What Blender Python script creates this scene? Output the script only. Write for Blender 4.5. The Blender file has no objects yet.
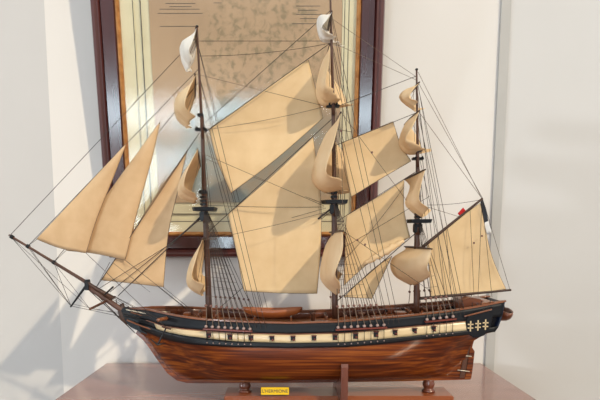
import bpy, bmesh, math, random
from mathutils import Vector, Matrix
random.seed(7)
V = Vector
C = bpy.context.scene.collection
S = bpy.context.scene

# ------------------------------------------------------------------ camera
TABLE = 0.75
CAM = V((0.0, -1.10, TABLE + 0.338))
PITCH = math.radians(7.05)
F, CX, CY = 550.0, 286.0, 304.0
cd = bpy.data.cameras.new('camera'); cam = bpy.data.objects.new('camera', cd); C.objects.link(cam)
cam.location = CAM; cam.rotation_euler = (math.pi/2 - PITCH, 0, 0)
cd.sensor_width = 36; cd.sensor_fit = 'HORIZONTAL'; cd.lens = F/600*36
cd.shift_x = (300-CX)/600; cd.shift_y = (CY-200)/600
cd.clip_start = 0.02
S.camera = cam

def P(px, py, Y=0.0):
    """point of the place at depth Y seen in direction (px, py)"""
    a, b = (px-CX)/F, -(py-CY)/F
    d = V((a, math.cos(PITCH)+b*math.sin(PITCH), -math.sin(PITCH)+b*math.cos(PITCH)))
    return CAM + d*((Y-CAM.y)/d.y)

# ------------------------------------------------------------------ materials
def new_mat(name):
    m = bpy.data.materials.new(name); m.use_nodes = True
    nt = m.node_tree; nt.nodes.clear()
    out = nt.nodes.new('ShaderNodeOutputMaterial'); b = nt.nodes.new('ShaderNodeBsdfPrincipled')
    nt.links.new(b.outputs[0], out.inputs[0])
    return m, nt, b, out
def lin(c):
    return tuple((x/255/12.92 if x/255 <= .04045 else ((x/255+.055)/1.055)**2.4) for x in c) + (1,)
def noise(nt, scale, detail=4, stretch=(1, 1, 1), coord='Object', dist=0.0):
    tc = nt.nodes.new('ShaderNodeTexCoord'); mp = nt.nodes.new('ShaderNodeMapping')
    mp.inputs['Scale'].default_value = stretch
    n = nt.nodes.new('ShaderNodeTexNoise'); n.inputs['Scale'].default_value = scale
    n.inputs['Detail'].default_value = detail; n.inputs['Distortion'].default_value = dist
    nt.links.new(tc.outputs[coord], mp.inputs[0]); nt.links.new(mp.outputs[0], n.inputs['Vector'])
    return n
def ramp(nt, src, stops):
    r = nt.nodes.new('ShaderNodeValToRGB')
    e = r.color_ramp.elements
    while len(e) > len(stops): e.remove(e[-1])
    while len(e) < len(stops): e.new(.5)
    for k, (p, c) in enumerate(stops): e[k].position = p; e[k].color = c
    nt.links.new(src, r.inputs[0]); return r
def bump(nt, b, src, strength, dist=.001):
    bp = nt.nodes.new('ShaderNodeBump'); bp.inputs['Strength'].default_value = strength
    bp.inputs['Distance'].default_value = dist
    nt.links.new(src, bp.inputs['Height']); nt.links.new(bp.outputs[0], b.inputs['Normal'])
def noisy(name, c1, c2, scale=40, stretch=(1, 1, 1), rough=.5, coat=0, bmp=0.0, lo=.3, hi=.7, dist=0.0, metal=0, spec=.5):
    m, nt, b, out = new_mat(name)
    n = noise(nt, scale, 5, stretch, dist=dist)
    r = ramp(nt, n.outputs['Fac'], [(lo, lin(c1)), (hi, lin(c2))])
    nt.links.new(r.outputs[0], b.inputs['Base Color'])
    b.inputs['Roughness'].default_value = rough; b.inputs['Coat Weight'].default_value = coat
    b.inputs['Coat Roughness'].default_value = .12; b.inputs['Metallic'].default_value = metal
    b.inputs['Specular IOR Level'].default_value = spec
    if bmp: bump(nt, b, n.outputs['Fac'], bmp)
    return m

M = {}
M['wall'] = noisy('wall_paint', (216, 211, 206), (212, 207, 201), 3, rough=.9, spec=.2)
M['wall_l'] = noisy('shaded_wall_paint', (195, 191, 187), (191, 187, 183), 3, rough=.9, spec=.2)  # wall paint toned down: the weaker sun on this side is in the colour
M['wall_r'] = noisy('part_shaded_wall_paint', (204, 201, 197), (200, 197, 193), 3, rough=.9, spec=.2)  # same wall paint, its smaller share of sunlight mixed into the tone
M['trim'] = noisy('grey_strip', (176, 173, 168), (168, 166, 162), 6, rough=.7)
M['floor'] = noisy('floor', (120, 105, 92), (140, 122, 106), 8, rough=.6)
M['frame_wood'] = noisy('mahogany_frame', (60, 28, 26), (92, 44, 38), 30, (1, 1, .06), rough=.28, coat=.4)
M['frame_flat'] = noisy('mahogany_flat', (50, 24, 28), (70, 34, 36), 30, (1, 1, .06), rough=.2, coat=.7)
M['gilt'] = noisy('gilt', (150, 95, 45), (196, 138, 78), 60, rough=.4, metal=.35)
M['mat_board'] = noisy('mat_board', (208, 199, 166), (216, 208, 176), 20, rough=.9, spec=.1)
M['ink'] = noisy('ink', (70, 66, 60), (96, 90, 80), 60, rough=.9)
M['mast'] = noisy('mast_wood', (52, 30, 20), (86, 50, 32), 60, (1, 1, .1), rough=.5)
M['spar'] = noisy('spar_wood', (70, 44, 34), (98, 64, 48), 60, (.1, 1, .3), rough=.5)
M['dark_spar'] = noisy('dark_spar', (48, 32, 26), (74, 50, 38), 60, (.1, 1, .3), rough=.5)
M['black'] = noisy('black_paint', (9, 10, 13), (15, 17, 21), 50, rough=.45, spec=.3)
M['blue'] = noisy('blue_black_paint', (6, 8, 13), (10, 14, 22), 30, rough=.5, spec=.3)
M['navy'] = noisy('navy_paint', (16, 28, 48), (22, 36, 58), 30, rough=.4)
M['cream'] = noisy('cream_strake', (196, 172, 130), (216, 194, 154), 60, (.08, 1, 1), rough=.4, coat=.2)
M['rope'] = noisy('dark_rope', (46, 40, 38), (70, 60, 54), 300, rough=.9)
M['thin_rope'] = noisy('brown_rope', (92, 76, 64), (118, 98, 82), 300, rough=.9)
M['pale_deadeye'] = noisy('pale_deadeye', (128, 104, 98), (158, 136, 128), 200, rough=.5)
M['deadeye'] = noisy('deadeye_wood', (84, 54, 46), (118, 82, 72), 200, rough=.5)
M['channel'] = noisy('channel_wood', (88, 34, 24), (116, 50, 36), 80, (.1, 1, 1), rough=.4)
M['rail'] = noisy('rail_wood', (96, 52, 28), (134, 78, 44), 60, (.08, 1, 1), rough=.35, coat=.4)
M['inner'] = noisy('inner_bulwark', (70, 34, 18), (124, 66, 34), 50, (.08, 1, 1), rough=.4, coat=.3)
M['deck'] = noisy('deck_planks', (116, 66, 32), (158, 98, 52), 50, (.06, 2, 1), rough=.4, coat=.3)
M['boat'] = noisy('boat_wood', (120, 60, 26), (156, 88, 44), 50, (.08, 1, 1), rough=.35, coat=.4)
M['red'] = noisy('port_red', (72, 22, 18), (98, 32, 26), 60, rough=.5)
M['dark'] = noisy('port_dark', (14, 11, 11), (22, 17, 16), 60, rough=.6)
M['iron'] = noisy('gun_iron', (34, 32, 34), (48, 46, 48), 60, rough=.4, metal=.6)
M['brass'] = noisy('pale_metal', (196, 186, 164), (216, 206, 188), 60, rough=.35, metal=.3)
M['plate'] = noisy('yellow_plate', (228, 186, 12), (238, 198, 24), 20, rough=.4)
M['stand'] = noisy('stand_wood', (116, 56, 28), (150, 82, 44), 22, (.1, 1, 1), rough=.35, coat=.4)
M['bracket'] = noisy('bracket_wood', (78, 38, 24), (110, 58, 38), 22, (1, 1, .15), rough=.35, coat=.4)
M['table'] = noisy('table_top', (124, 80, 68), (160, 112, 96), 9, (.25, 2.2, 1), rough=.25, coat=.8, dist=.6)
M['flag_blue'] = noisy('flag_blue', (20, 24, 34), (28, 34, 46), 60, rough=.8)
M['flag_white'] = noisy('flag_white', (214, 214, 212), (224, 222, 220), 60, rough=.8)
M['flag_red'] = noisy('flag_red', (176, 18, 24), (200, 30, 34), 60, rough=.8)
M['window_frame'] = noisy('window_frame', (200, 198, 192), (210, 208, 202), 10, rough=.6)

def hull_mat():
    m, nt, b, out = new_mat('varnished_hull_planks')
    n = noise(nt, 190, 8, (.03, .3, 1.0), dist=.1)
    r = ramp(nt, n.outputs['Fac'], [(.34, lin((62, 21, 2))), (.5, lin((100, 42, 6))), (.66, lin((144, 76, 20)))])
    tc = nt.nodes.new('ShaderNodeTexCoord'); mp = nt.nodes.new('ShaderNodeMapping')
    mp.inputs['Scale'].default_value = (.001, .001, 1)
    wv = nt.nodes.new('ShaderNodeTexWave'); wv.wave_type = 'BANDS'; wv.bands_direction = 'Z'
    wv.inputs['Scale'].default_value = 52; wv.inputs['Distortion'].default_value = .4; wv.inputs['Detail'].default_value = 0
    nt.links.new(tc.outputs['Object'], mp.inputs[0]); nt.links.new(mp.outputs[0], wv.inputs['Vector'])
    r2 = ramp(nt, wv.outputs['Fac'], [(0, (.55, .5, .45, 1)), (.18, (1, 1, 1, 1))])
    mx = nt.nodes.new('ShaderNodeMix'); mx.data_type = 'RGBA'; mx.blend_type = 'MULTIPLY'; mx.inputs[0].default_value = .55
    nt.links.new(r.outputs[0], mx.inputs[6]); nt.links.new(r2.outputs[0], mx.inputs[7])
    nt.links.new(mx.outputs[2], b.inputs['Base Color'])
    b.inputs['Roughness'].default_value = .45; b.inputs['Specular IOR Level'].default_value = .3; b.inputs['Coat Weight'].default_value = .3; b.inputs['Coat Roughness'].default_value = .15
    return m
M['hull'] = hull_mat()

def canvas(name, c1, c2, trans=.25):
    m, nt, b, out = new_mat(name)
    n = noise(nt, 28, 6); r = ramp(nt, n.outputs['Fac'], [(.3, lin(c1)), (.7, lin(c2))])
    nt.links.new(r.outputs[0], b.inputs['Base Color'])
    b.inputs['Roughness'].default_value = .95; b.inputs['Specular IOR Level'].default_value = .1
    w = noise(nt, 700, 2); bump(nt, b, w.outputs['Fac'], .25, .0006)
    t = nt.nodes.new('ShaderNodeBsdfTranslucent'); nt.links.new(r.outputs[0], t.inputs[0])
    mx = nt.nodes.new('ShaderNodeMixShader'); mx.inputs[0].default_value = trans
    nt.links.new(b.outputs[0], mx.inputs[1]); nt.links.new(t.outputs[0], mx.inputs[2]); nt.links.new(mx.outputs[0], out.inputs[0])
    return m
M['sail'] = canvas('sail_canvas', (218, 188, 144), (228, 200, 158), .16)
M['jib'] = canvas('shaded_jib_canvas', (204, 170, 130), (216, 184, 144), .16)  # sail canvas darkened: shading from the way the jibs face, put into the colour
M['square'] = canvas('square_sail_canvas', (230, 200, 156), (238, 212, 172), .22)
M['royal'] = canvas('white_sail_canvas', (232, 226, 214), (240, 234, 224), .2)

def glass_mat():
    m, nt, b, out = new_mat('picture_glass')
    nt.nodes.remove(b)
    tr = nt.nodes.new('ShaderNodeBsdfTransparent'); gl = nt.nodes.new('ShaderNodeBsdfGlossy')
    gl.inputs['Roughness'].default_value = .11
    fr = nt.nodes.new('ShaderNodeFresnel'); fr.inputs[0].default_value = 1.5
    mx = nt.nodes.new('ShaderNodeMixShader')
    ge = nt.nodes.new('ShaderNodeNewGeometry'); k1 = nt.nodes.new('ShaderNodeMath'); k1.operation = 'SUBTRACT'; k1.inputs[0].default_value = 1
    nt.links.new(ge.outputs['Backfacing'], k1.inputs[1]); k2 = nt.nodes.new('ShaderNodeMath'); k2.operation = 'MULTIPLY'
    nt.links.new(fr.outputs[0], k2.inputs[0]); nt.links.new(k1.outputs[0], k2.inputs[1]); nt.links.new(k2.outputs[0], mx.inputs[0]); nt.links.new(tr.outputs[0], mx.inputs[1]); nt.links.new(gl.outputs[0], mx.inputs[2])
    nt.links.new(mx.outputs[0], out.inputs[0]); return m
M['glass'] = glass_mat()

def map_mat():
    """old engraved chart: tan paper, a round grey-green engraved area, hatched bottom"""
    m, nt, b, out = new_mat('old_chart_paper')
    tc = nt.nodes.new('ShaderNodeTexCoord')
    n1 = noise(nt, 5, 6); paper = ramp(nt, n1.outputs['Fac'], [(.3, lin((160, 134, 105))), (.7, lin((184, 156, 124)))])
    n2 = noise(nt, 60, 10, dist=.5); blot = ramp(nt, n2.outputs['Fac'], [(.47, (0, 0, 0, 1)), (.64, (1, 1, 1, 1))])
    sep = nt.nodes.new('ShaderNodeSeparateXYZ'); nt.links.new(tc.outputs['Object'], sep.inputs[0])
    def mth(op, a, b_=None):
        k = nt.nodes.new('ShaderNodeMath'); k.operation = op
        for i, x in enumerate((a, b_)):
            if x is None: continue
            if isinstance(x, (int, float)): k.inputs[i].default_value = x
            else: nt.links.new(x, k.inputs[i])
        return k.outputs[0]
    def disc(cx, cz, rx, rz):
        dx = mth('DIVIDE', mth('SUBTRACT', sep.outputs[0], cx), rx); dz = mth('DIVIDE', mth('SUBTRACT', sep.outputs[2], cz), rz)
        d = mth('SQRT', mth('ADD', mth('MULTIPLY', dx, dx), mth('MULTIPLY', dz, dz)))
        r = nt.nodes.new('ShaderNodeMapRange'); r.interpolation_type = 'SMOOTHSTEP'
        r.inputs[1].default_value = 1.1; r.inputs[2].default_value = .75; nt.links.new(d, r.inputs[0]); return r.outputs[0]
    f1 = mth('MULTIPLY', disc(.04, -.01, .16, .20), mth('MULTIPLY', blot.outputs[0], .6))
    mx = nt.nodes.new('ShaderNodeMix'); mx.data_type = 'RGBA'; nt.links.new(f1, mx.inputs[0])
    nt.links.new(paper.outputs[0], mx.inputs[6]); mx.inputs[7].default_value = lin((112, 104, 78))
    n3 = noise(nt, 12, 6); f3 = ramp(nt, n3.outputs['Fac'], [(.35, (.35, .35, .35, 1)), (.6, (1, 1, 1, 1))])
    f2 = mth('MULTIPLY', disc(.02, -.24, .27, .15), f3.outputs[0])
    mx2 = nt.nodes.new('ShaderNodeMix'); mx2.data_type = 'RGBA'; nt.links.new(f2, mx2.inputs[0])
    nt.links.new(mx.outputs[2], mx2.inputs[6]); mx2.inputs[7].default_value = lin((140, 148, 142))
    nt.links.new(mx2.outputs[2], b.inputs['Base Color']); b.inputs['Roughness'].default_value = .9
    return m
M['map'] = map_mat()

def emit_mat(name, col, s):
    m, nt, b, out = new_mat(name)
    b.inputs['Base Color'].default_value = (.8, .8, .8, 1)
    b.inputs['Emission Color'].default_value = col; b.inputs['Emission Strength'].default_value = s
    return m
M['daylight'] = emit_mat('window_daylight', (.74, .90, 1, 1), 17)

# ------------------------------------------------------------------ object helpers
WL = {}
def empty(name, loc, label, cat):
    o = bpy.data.objects.new(name, None); C.objects.link(o); o.location = loc; o.empty_display_size = .02
    WL[o.name] = V(loc); o['label'] = label; o['category'] = cat
    return o
def link(name, me, mat, parent=None, smooth=False, label=None):
    """links a mesh made in world coordinates, origin moved to its centre"""
    xs = [v.co for v in me.vertices]
    c = V([(min(v[i] for v in xs)+max(v[i] for v in xs))/2 for i in range(3)])
    me.transform(Matrix.Translation(-c))
    mats = mat if isinstance(mat, (list, tuple)) else [mat]
    for k in mats: me.materials.append(M[k])
    o = bpy.data.objects.new(name, me); C.objects.link(o)
    WL[o.name] = c
    if parent is not None:
        o.parent = parent; o.location = c - WL[parent.name]
    else: o.location = c
    if smooth:
        for p in me.polygons: p.use_smooth = True
    if label: o['label'] = label
    return o
def mesh(bm, name):
    bmesh.ops.recalc_face_normals(bm, faces=bm.faces)
    me = bpy.data.meshes.new(name); bm.to_mesh(me); bm.free(); return me
def box(name, lo, hi, mat, parent=None, bev=0.0, label=None, taper=None):
    bm = bmesh.new(); lo, hi = V(lo), V(hi)
    bmesh.ops.create_cube(bm, size=1)
    for v in bm.verts:
        v.co = V([(lo[i]+hi[i])/2 + v.co[i]*(hi[i]-lo[i]) for i in range(3)])
    if bev: bmesh.ops.bevel(bm, geom=bm.edges[:], offset=bev, segments=2, affect='EDGES')
    return link(name, mesh(bm, name), mat, parent, label=label)
def hexa(name, pts, mat, parent=None, bev=0, label=None):
    """box from 8 corners: 4 of one end, 4 of the other"""
    bm = bmesh.new(); v = [bm.verts.new(p) for p in pts]
    for f in ((0, 1, 2, 3), (7, 6, 5, 4), (0, 4, 5, 1), (1, 5, 6, 2), (2, 6, 7, 3), (3, 7, 4, 0)): bm.faces.new([v[i] for i in f])
    if bev: bmesh.ops.bevel(bm, geom=bm.edges[:], offset=bev, segments=2, affect='EDGES')
    return link(name, mesh(bm, name), mat, parent, label=label)
def tube_bm(bm, pts, rad, n=6, cap=True):
    pts = [V(p) for p in pts]; k = len(pts)
    rad = rad if isinstance(rad, (list, tuple)) else [rad]*k
    rings = []; up = None
    for i, p in enumerate(pts):
        t = (pts[min(i+1, k-1)] - pts[max(i-1, 0)]).normalized()
        if up is None: up = V((0, 0, 1)) if abs(t.z) < .9 else V((0, 1, 0))
        a = t.cross(up).normalized(); b_ = t.cross(a); up = -b_
        rings.append([bm.verts.new(p + (a*math.cos(2*math.pi*j/n) + b_*math.sin(2*math.pi*j/n))*rad[i]) for j in range(n)])
    for i in range(k-1):
        for j in range(n): bm.faces.new((rings[i][j], rings[i][(j+1) % n], rings[i+1][(j+1) % n], rings[i+1][j]))
    if cap: bm.faces.new(rings[0][::-1]); bm.faces.new(rings[-1])
def tube(name, pts, rad, mat, parent=None, n=8, label=None):
    bm = bmesh.new(); tube_bm(bm, pts, rad, n)
    return link(name, mesh(bm, name), mat, parent, smooth=True, label=label)
def taper_spar(name, a, b, r0, r1, mat, parent, n=10, both=False, label=None):
    a, b = V(a), V(b); K = 8; pts = [a.lerp(b, i/K) for i in range(K+1)]
    if both: rad = [r1 + (r0-r1)*(1-abs(2*i/K-1)**1.8) for i in range(K+1)]
    else: rad = [r0 + (r1-r0)*i/K for i in range(K+1)]
    return tube(name, pts, rad, mat, parent, n, label)
def lathe(name, c, prof, mat, parent=None, n=24, label=None, axis='Z'):
    bm = bmesh.new(); rings = []
    for r, z in prof:
        rings.append([bm.verts.new(((r*math.cos(2*math.pi*j/n), r*math.sin(2*math.pi*j/n), z))) for j in range(n)])
    for i in range(len(prof)-1):
        for j in range(n): bm.faces.new((rings[i][j], rings[i][(j+1) % n], rings[i+1][(j+1) % n], rings[i+1][j]))
    bm.faces.new(rings[0][::-1]); bm.faces.new(rings[-1])
    rot = {'Z': Matrix.Identity(3), 'Y': Matrix.Rotation(math.pi/2, 3, 'X'), 'X': Matrix.Rotation(math.pi/2, 3, 'Y')}[axis]
    for v in bm.verts: v.co = rot @ v.co + V(c)
    return link(name, mesh(bm, name), mat, parent, smooth=True, label=label)
def grid(name, fn, nu, nv, mat, parent=None, thick=0.0, smooth=True, label=None, closed=False, mi=None, offset=0.0):
    bm = bmesh.new()
    vs = [[bm.verts.new(fn(i/nu, j/nv)) for j in range(nv+1)] for i in range(nu+1)]
    for i in range(nu):
        for j in range(nv):
            f = bm.faces.new((vs[i][j], vs[i+1][j], vs[i+1][j+1], vs[i][j+1]))
            if mi: f.material_index = mi(i, j)
    bmesh.ops.remove_doubles(bm, verts=bm.verts[:], dist=1e-6)
    o = link(name, mesh(bm, name), mat, parent, smooth, label)
    if thick:
        s = o.modifiers.new('thickness', 'SOLIDIFY'); s.thickness = thick; s.offset = offset
    return o
def curve(pts, t):
    """Catmull-Rom through pts at t in 0..1"""
    k = len(pts)-1; s = min(max(t, 0), 1)*k; i = min(int(s), k-1); f = s-i
    p = [pts[max(i-1, 0)], pts[i], pts[i+1], pts[min(i+2, k)]]
    return .5*((2*p[1]) + (p[2]-p[0])*f + (2*p[0]-5*p[1]+4*p[2]-p[3])*f*f + (3*p[1]-p[0]-3*p[2]+p[3])*f**3)
def interp(tab, x):
    if x <= tab[0][0]: return tab[0][1] + (tab[1][1]-tab[0][1])/(tab[1][0]-tab[0][0])*(x-tab[0][0])
    for (a, b), (c, d) in zip(tab, tab[1:]):
        if x <= c:
            t = (x-a)/(c-a); return b + (d-b)*t
    (a, b), (c, d) = tab[-2:]; return d + (d-b)/(c-a)*(x-c)
def rope(name, a, b, parent, r=.00055, mat='rope', sag=0.0, n=5, label=None):
    a, b = V(a), V(b); K = 8 if sag else 1
    pts = [a.lerp(b, i/K) - V((0, 0, sag*4*(i/K)*(1-i/K))) for i in range(K+1)]
    return tube(name, pts, r, mat, parent, n, label)

# ------------------------------------------------------------------ the room
WALL = 0.36
def struct(o): o['kind'] = 'structure'; return o
xc = P(47, 60, WALL).x
struct(box('wall_back', (xc, WALL, 0), (P(497, 236, WALL).x, WALL+.1, 2.9), 'wall'))
xr = P(497, 236, WALL).x; tr8 = math.tan(math.radians(11)); yr = WALL-(3.2-xr)*tr8
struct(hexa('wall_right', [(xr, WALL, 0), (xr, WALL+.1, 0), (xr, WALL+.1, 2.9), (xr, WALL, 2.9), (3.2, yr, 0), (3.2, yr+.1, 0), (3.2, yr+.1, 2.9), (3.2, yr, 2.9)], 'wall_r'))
ta = math.tan(math.radians(12))
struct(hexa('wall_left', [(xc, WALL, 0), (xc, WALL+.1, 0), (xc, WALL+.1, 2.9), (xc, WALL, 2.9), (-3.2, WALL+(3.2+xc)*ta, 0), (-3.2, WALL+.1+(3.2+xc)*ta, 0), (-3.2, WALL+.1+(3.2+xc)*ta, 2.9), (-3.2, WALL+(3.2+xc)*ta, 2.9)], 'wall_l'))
struct(box('floor', (-3.2, -4.3, -.05), (3.2, WALL+1.1, 0), 'floor'))
def strip(name, x0, x1, mat, y0=WALL-.006, y1=WALL+.003):
    return struct(box(name, (x0, y0, 0.0), (x1, y1, 2.9), mat, bev=.001))
strip('trim_1', P(490, 236, WALL).x, P(499.5, 236, WALL).x, 'trim')
# wall with windows facing the picture, behind the camera
WF = -4.2
WIN = [(-1.75, .35, 1.20, 1.50), (-1.68, -.98, .10, 1.02)]
struct(box('wall_front', (-3.2, WF-.1, 0), (3.2, WF, 2.3), 'wall'))
for k, (x0, x1, z0, z1) in enumerate(WIN):
    w = struct(box('window_%d' % (k+1), (x0, WF-.004, z0), (x1, WF+.004, z1), 'daylight'))
    bm = bmesh.new()
    a = [(x0, z0), (x1, z0), (x1, z1), (x0, z1)]; t = .04
    b_ = [(x0-t, z0-t), (x1+t, z0-t), (x1+t, z1+t), (x0-t, z1+t)]
    lay = [[bm.verts.new((x, y, z)) for x, z in q] for q, y in ((a, WF), (b_, WF), (b_, WF+.03), (a, WF+.03))]
    for i in range(4):
        for j in range(4):
            bm.faces.new((lay[i][j], lay[i][(j+1) % 4], lay[(i+1) % 4][(j+1) % 4], lay[(i+1) % 4][j]))
    link('window_frame', mesh(bm, 'window_frame'), 'window_frame', w)

# ------------------------------------------------------------------ table
TB = P(107, 363, .34)   # back left corner sets width
tl, tr_ = P(106, 363.5, .345).x, P(481, 363.5, .345).x
table = empty('table', ((tl+tr_)/2, -.3, 0), 'reddish brown polished wooden table under the ship model', 'table')
box('tabletop', (tl, -.95, TABLE-.03), (tr_, .345, TABLE), 'table', table, bev=.003)
box('apron', (tl+.05, -.9, TABLE-.11), (tr_-.05, .30, TABLE-.0305), 'table', table, bev=.002)
for x in (tl+.04, tr_-.10):
    for y in (-.91, .25):
        box('leg', (x, y, 0), (x+.06, y+.06, TABLE-.0305), 'table', table, bev=.004)

# ------------------------------------------------------------------ framed chart on the wall
FB = P(243, 257, WALL-.035)
fl, fr_ = P(107.5, 257, WALL-.035).x, P(376.5, 257, WALL-.035).x
FH = .98
pic = empty('framed_picture', ((fl+fr_)/2, WALL-.004, FB.z), 'large mahogany framed old map behind glass, hung on the wall behind the ship', 'picture')
fz0, fz1 = FB.z, FB.z+FH
def ring(name, prof, x0, x1, z0, z1, mat, label=None):
    """mitred moulding: prof is a list of (inset, y) round a closed section"""
    bm = bmesh.new(); L = []
    for ins, y in prof:
        L.append([bm.verts.new(p) for p in ((x0+ins, y, z0+ins), (x1-ins, y, z0+ins), (x1-ins, y, z1-ins), (x0+ins, y, z1-ins))])
    for i in range(len(L)):
        for j in range(4):
            bm.faces.new((L[i][j], L[i][(j+1) % 4], L[(i+1) % len(L)][(j+1) % 4], L[(i+1) % len(L)][j]))
    return link(name, mesh(bm, name), mat, pic, label=label)
Y0 = WALL-.004
w1, w2, w3 = .0225, .057, .066
ring('outer_moulding', [(0, Y0), (0, Y0-.018), (.004, Y0-.027), (.011, Y0-.029), (.015, Y0-.024), (w1-.003, Y0-.025), (w1, Y0-.02), (w1, Y0)], fl, fr_, fz0, fz1, 'frame_wood')
ring('inner_moulding', [(w1, Y0), (w1, Y0-.019), (w1+.003, Y0-.025), (w2-.003, Y0-.021), (w2, Y0-.017), (w2, Y0)], fl, fr_, fz0, fz1, 'frame_flat')
ring('gilt_fillet', [(w2, Y0), (w2, Y0-.018), (w2+.004, Y0-.021), (w3, Y0-.014), (w3, Y0)], fl, fr_, fz0, fz1, 'gilt')
box('backing_board', (fl+w3, Y0-.004, fz0+w3), (fr_-w3, Y0, fz1-w3), 'mat_board', pic)
mw = .069; mb = .075
x0, x1, z0, z1 = fl+w3+mw, fr_-w3-.034, fz0+w3+mb, fz1-w3-.06
ring('mat_board', [(w3, Y0-.0042), (w3, Y0-.0075), (w3+.033, Y0-.0075), (w3+.033, Y0-.0042)], fl, fr_, fz0, fz1, 'mat_board')
def ruled(x0, x1, z0, z1, t, label=None):
    bm = bmesh.new(); L = []
    for i_, y in ((0, Y0-.0055), (0, Y0-.0081), (t, Y0-.0081), (t, Y0-.0055)):
        L.append([bm.verts.new(p) for p in ((x0+i_, y, z0+i_), (x1-i_, y, z0+i_), (x1-i_, y, z1-i_), (x0+i_, y, z1-i_))])
    for i in range(4):
        for j in range(4): bm.faces.new((L[i][j], L[i][(j+1) % 4], L[(i+1) % 4][(j+1) % 4], L[(i+1) % 4][j]))
    link('ruled_line', mesh(bm, 'ruled_line'), 'ink', pic)
ruled(fl+w3+.030, fr_-w3-.017, fz0+w3+.026, fz1-w3-.026, .0016)
ruled(fl+w3+.048, fr_-w3-.027, fz0+w3+.045, fz1-w3-.045, .0016)
chart = box('map_sheet', (x0, Y0-.0079, z0), (x1, Y0-.0042, z1), 'map', pic)
# lines of engraved writing (too small in the photo to be read)
def wl(px0, px1, py):
    a, b = P(px0, py, WALL-.07), P(px1, py, WALL-.07)
    box('engraved_line', (a.x, Y0-.0083, a.z-.0012), (b.x, Y0-.0078, a.z), 'ink', chart)
for a, b, y in ((166, 196, 2.5), (170, 192, 5.5), (160, 200, 8), (158, 203, 12), (160, 198, 24.5), (296, 320, 5), (298, 318, 9), (296, 322, 13), (300, 320, 17), (214, 222, 2), (292, 316, 22)):
    wl(a, b, y)
box('glass_pane', (fl+w2+.001, Y0-.0125, fz0+w2+.001), (fr_-w2-.001, Y0-.0105, fz1-w2-.001), 'glass', pic)
pic.rotation_euler.x = math.radians(6.2)

# ------------------------------------------------------------------ display stand
board_top = P(340, 391.5, 0).z
stand = empty('display_stand', (P(340, 391, 0).x, 0, TABLE), 'reddish wooden display stand with turned pedestals holding the ship on the table', 'stand')
xa, xb = P(224, 394, -.03).x, P(453.5, 394, -.03).x
box('base_board', (xa, -.034, TABLE), (xb, .034, board_top), 'stand', stand, bev=.002)
keel_z = P(300, 379, 0).z
KT = [(P(200, 380, 0).x, P(200, 379.6, 0).z), (P(300, 380, 0).x, P(300, 379, 0).z), (P(465, 380, 0).x, P(465, 376, 0).z)]
kz = lambda x: interp(KT, x)
for px in (245, 428.5):
    c = P(px, 385, 0); h = kz(c.x)-.0055-board_top
    prof = [(.0125, 0), (.0135, .06), (.0135, .16), (.0105, .24), (.0095, .34), (.0115, .46), (.0125, .60), (.0118, .78), (.0105, .92), (.0115, 1.0)]
    lathe('pedestal', (c.x, 0, board_top), [(r, z*h) for r, z in prof], 'bracket', stand)
# nameplate leaning on the front of the board
npl = box('nameplate', (P(261, 390, -.037).x, -.039, P(261, 394.6, -.037).z), (P(289, 390, -.037).x, -.0352, P(261, 387.3, -.037).z), 'plate', stand, bev=.0006, label='yellow nameplate with dark lettering')
tx = bpy.data.curves.new('lettering', 'FONT'); tx.body = "L'HERMIONE"; tx.size = .0092; tx.align_x = 'CENTER'; tx.align_y = 'CENTER'
tx.extrude = .0002; tx.materials.append(M['ink'])
tmp = bpy.data.objects.new('lettering_curve', tx); C.objects.link(tmp)
tmesh = bpy.data.meshes.new_from_object(tmp.evaluated_get(bpy.context.evaluated_depsgraph_get())); bpy.data.objects.remove(tmp)
to = bpy.data.objects.new('lettering', tmesh); C.objects.link(to); to.parent = npl
to.location = (0, -.0022, 0); to.rotation_euler = (math.pi/2, 0, 0)

# ------------------------------------------------------------------ hull lines
X = lambda px: P(px, 330, 0).x
Bmax = .088
XB, XS = P(126, 312, 0).x, P(492, 306, 0).x
def half(x):          # half breadth at the rail
    u = (x-XB)/(XS-XB); u = min(max(u, 0), 1)
    if u < .34: return Bmax*(1-(1-u/.34)**2.3)**.8
    if u < .58: return Bmax
    return Bmax*(1-.42*((u-.58)/.42)**1.9)
def line_table(pts):
    out = []
    for px, py in pts:
        x = P(px, py, 0).x
        for _ in range(6):
            x = P(px, py, -half(x)).x
        out.append((x, P(px, py, -half(x)).z))
    return out
SHEER = line_table([(126, 309), (145, 311.5), (165, 315), (200, 320), (250, 323), (290, 324), (340, 322.5), (400, 317.5), (450, 312), (478, 307.5), (493, 304.5)])
CTOP = line_table([(126, 318), (145, 322), (160, 326.5), (200, 330.5), (235, 333.2), (290, 334.5), (345, 333), (380, 329.8), (420, 326), (465, 321.5), (492, 318)])
CBOT = line_table([(126, 321), (145, 327.5), (160, 332), (200, 337.5), (235, 341.3), (290, 343), (345, 342), (380, 339), (420, 335), (465, 330.5), (492, 327)])
WBOT = line_table([(126, 324), (135, 331), (147, 336), (160, 340.5), (185, 344), (235, 347), (290, 347.8), (345, 347), (380, 344), (420, 339.3), (465, 335), (492, 332)])
KZ = keel_z
stem = [(P(px, py, 0).z, P(px, py, 0).x) for px, py in ((196, 379.6), (188, 379.2), (179.5, 377), (170, 370), (161, 358.5), (153, 346), (147, 338), (138.5, 330.5), (127, 318), (124, 306))]
stern = [(P(px, py, 0).z, P(px, py, 0).x) for px, py in ((460.5, 376), (463.2, 364), (467, 345), (470, 337.5), (480, 332), (488, 322), (492, 312), (494, 302))]
def ends(zf):
    a = stem[5][1]
    for _ in range(12): a = interp(stem, zf(a))
    b = stern[4][1]
    for _ in range(12): b = interp(stern, zf(b))
    return a, b
def lerp(a, b, t): return a+(b-a)*t
def smooth(t): t = min(max(t, 0), 1); return t*t*(3-2*t)
zW = lambda x: interp(WBOT, x)
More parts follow.
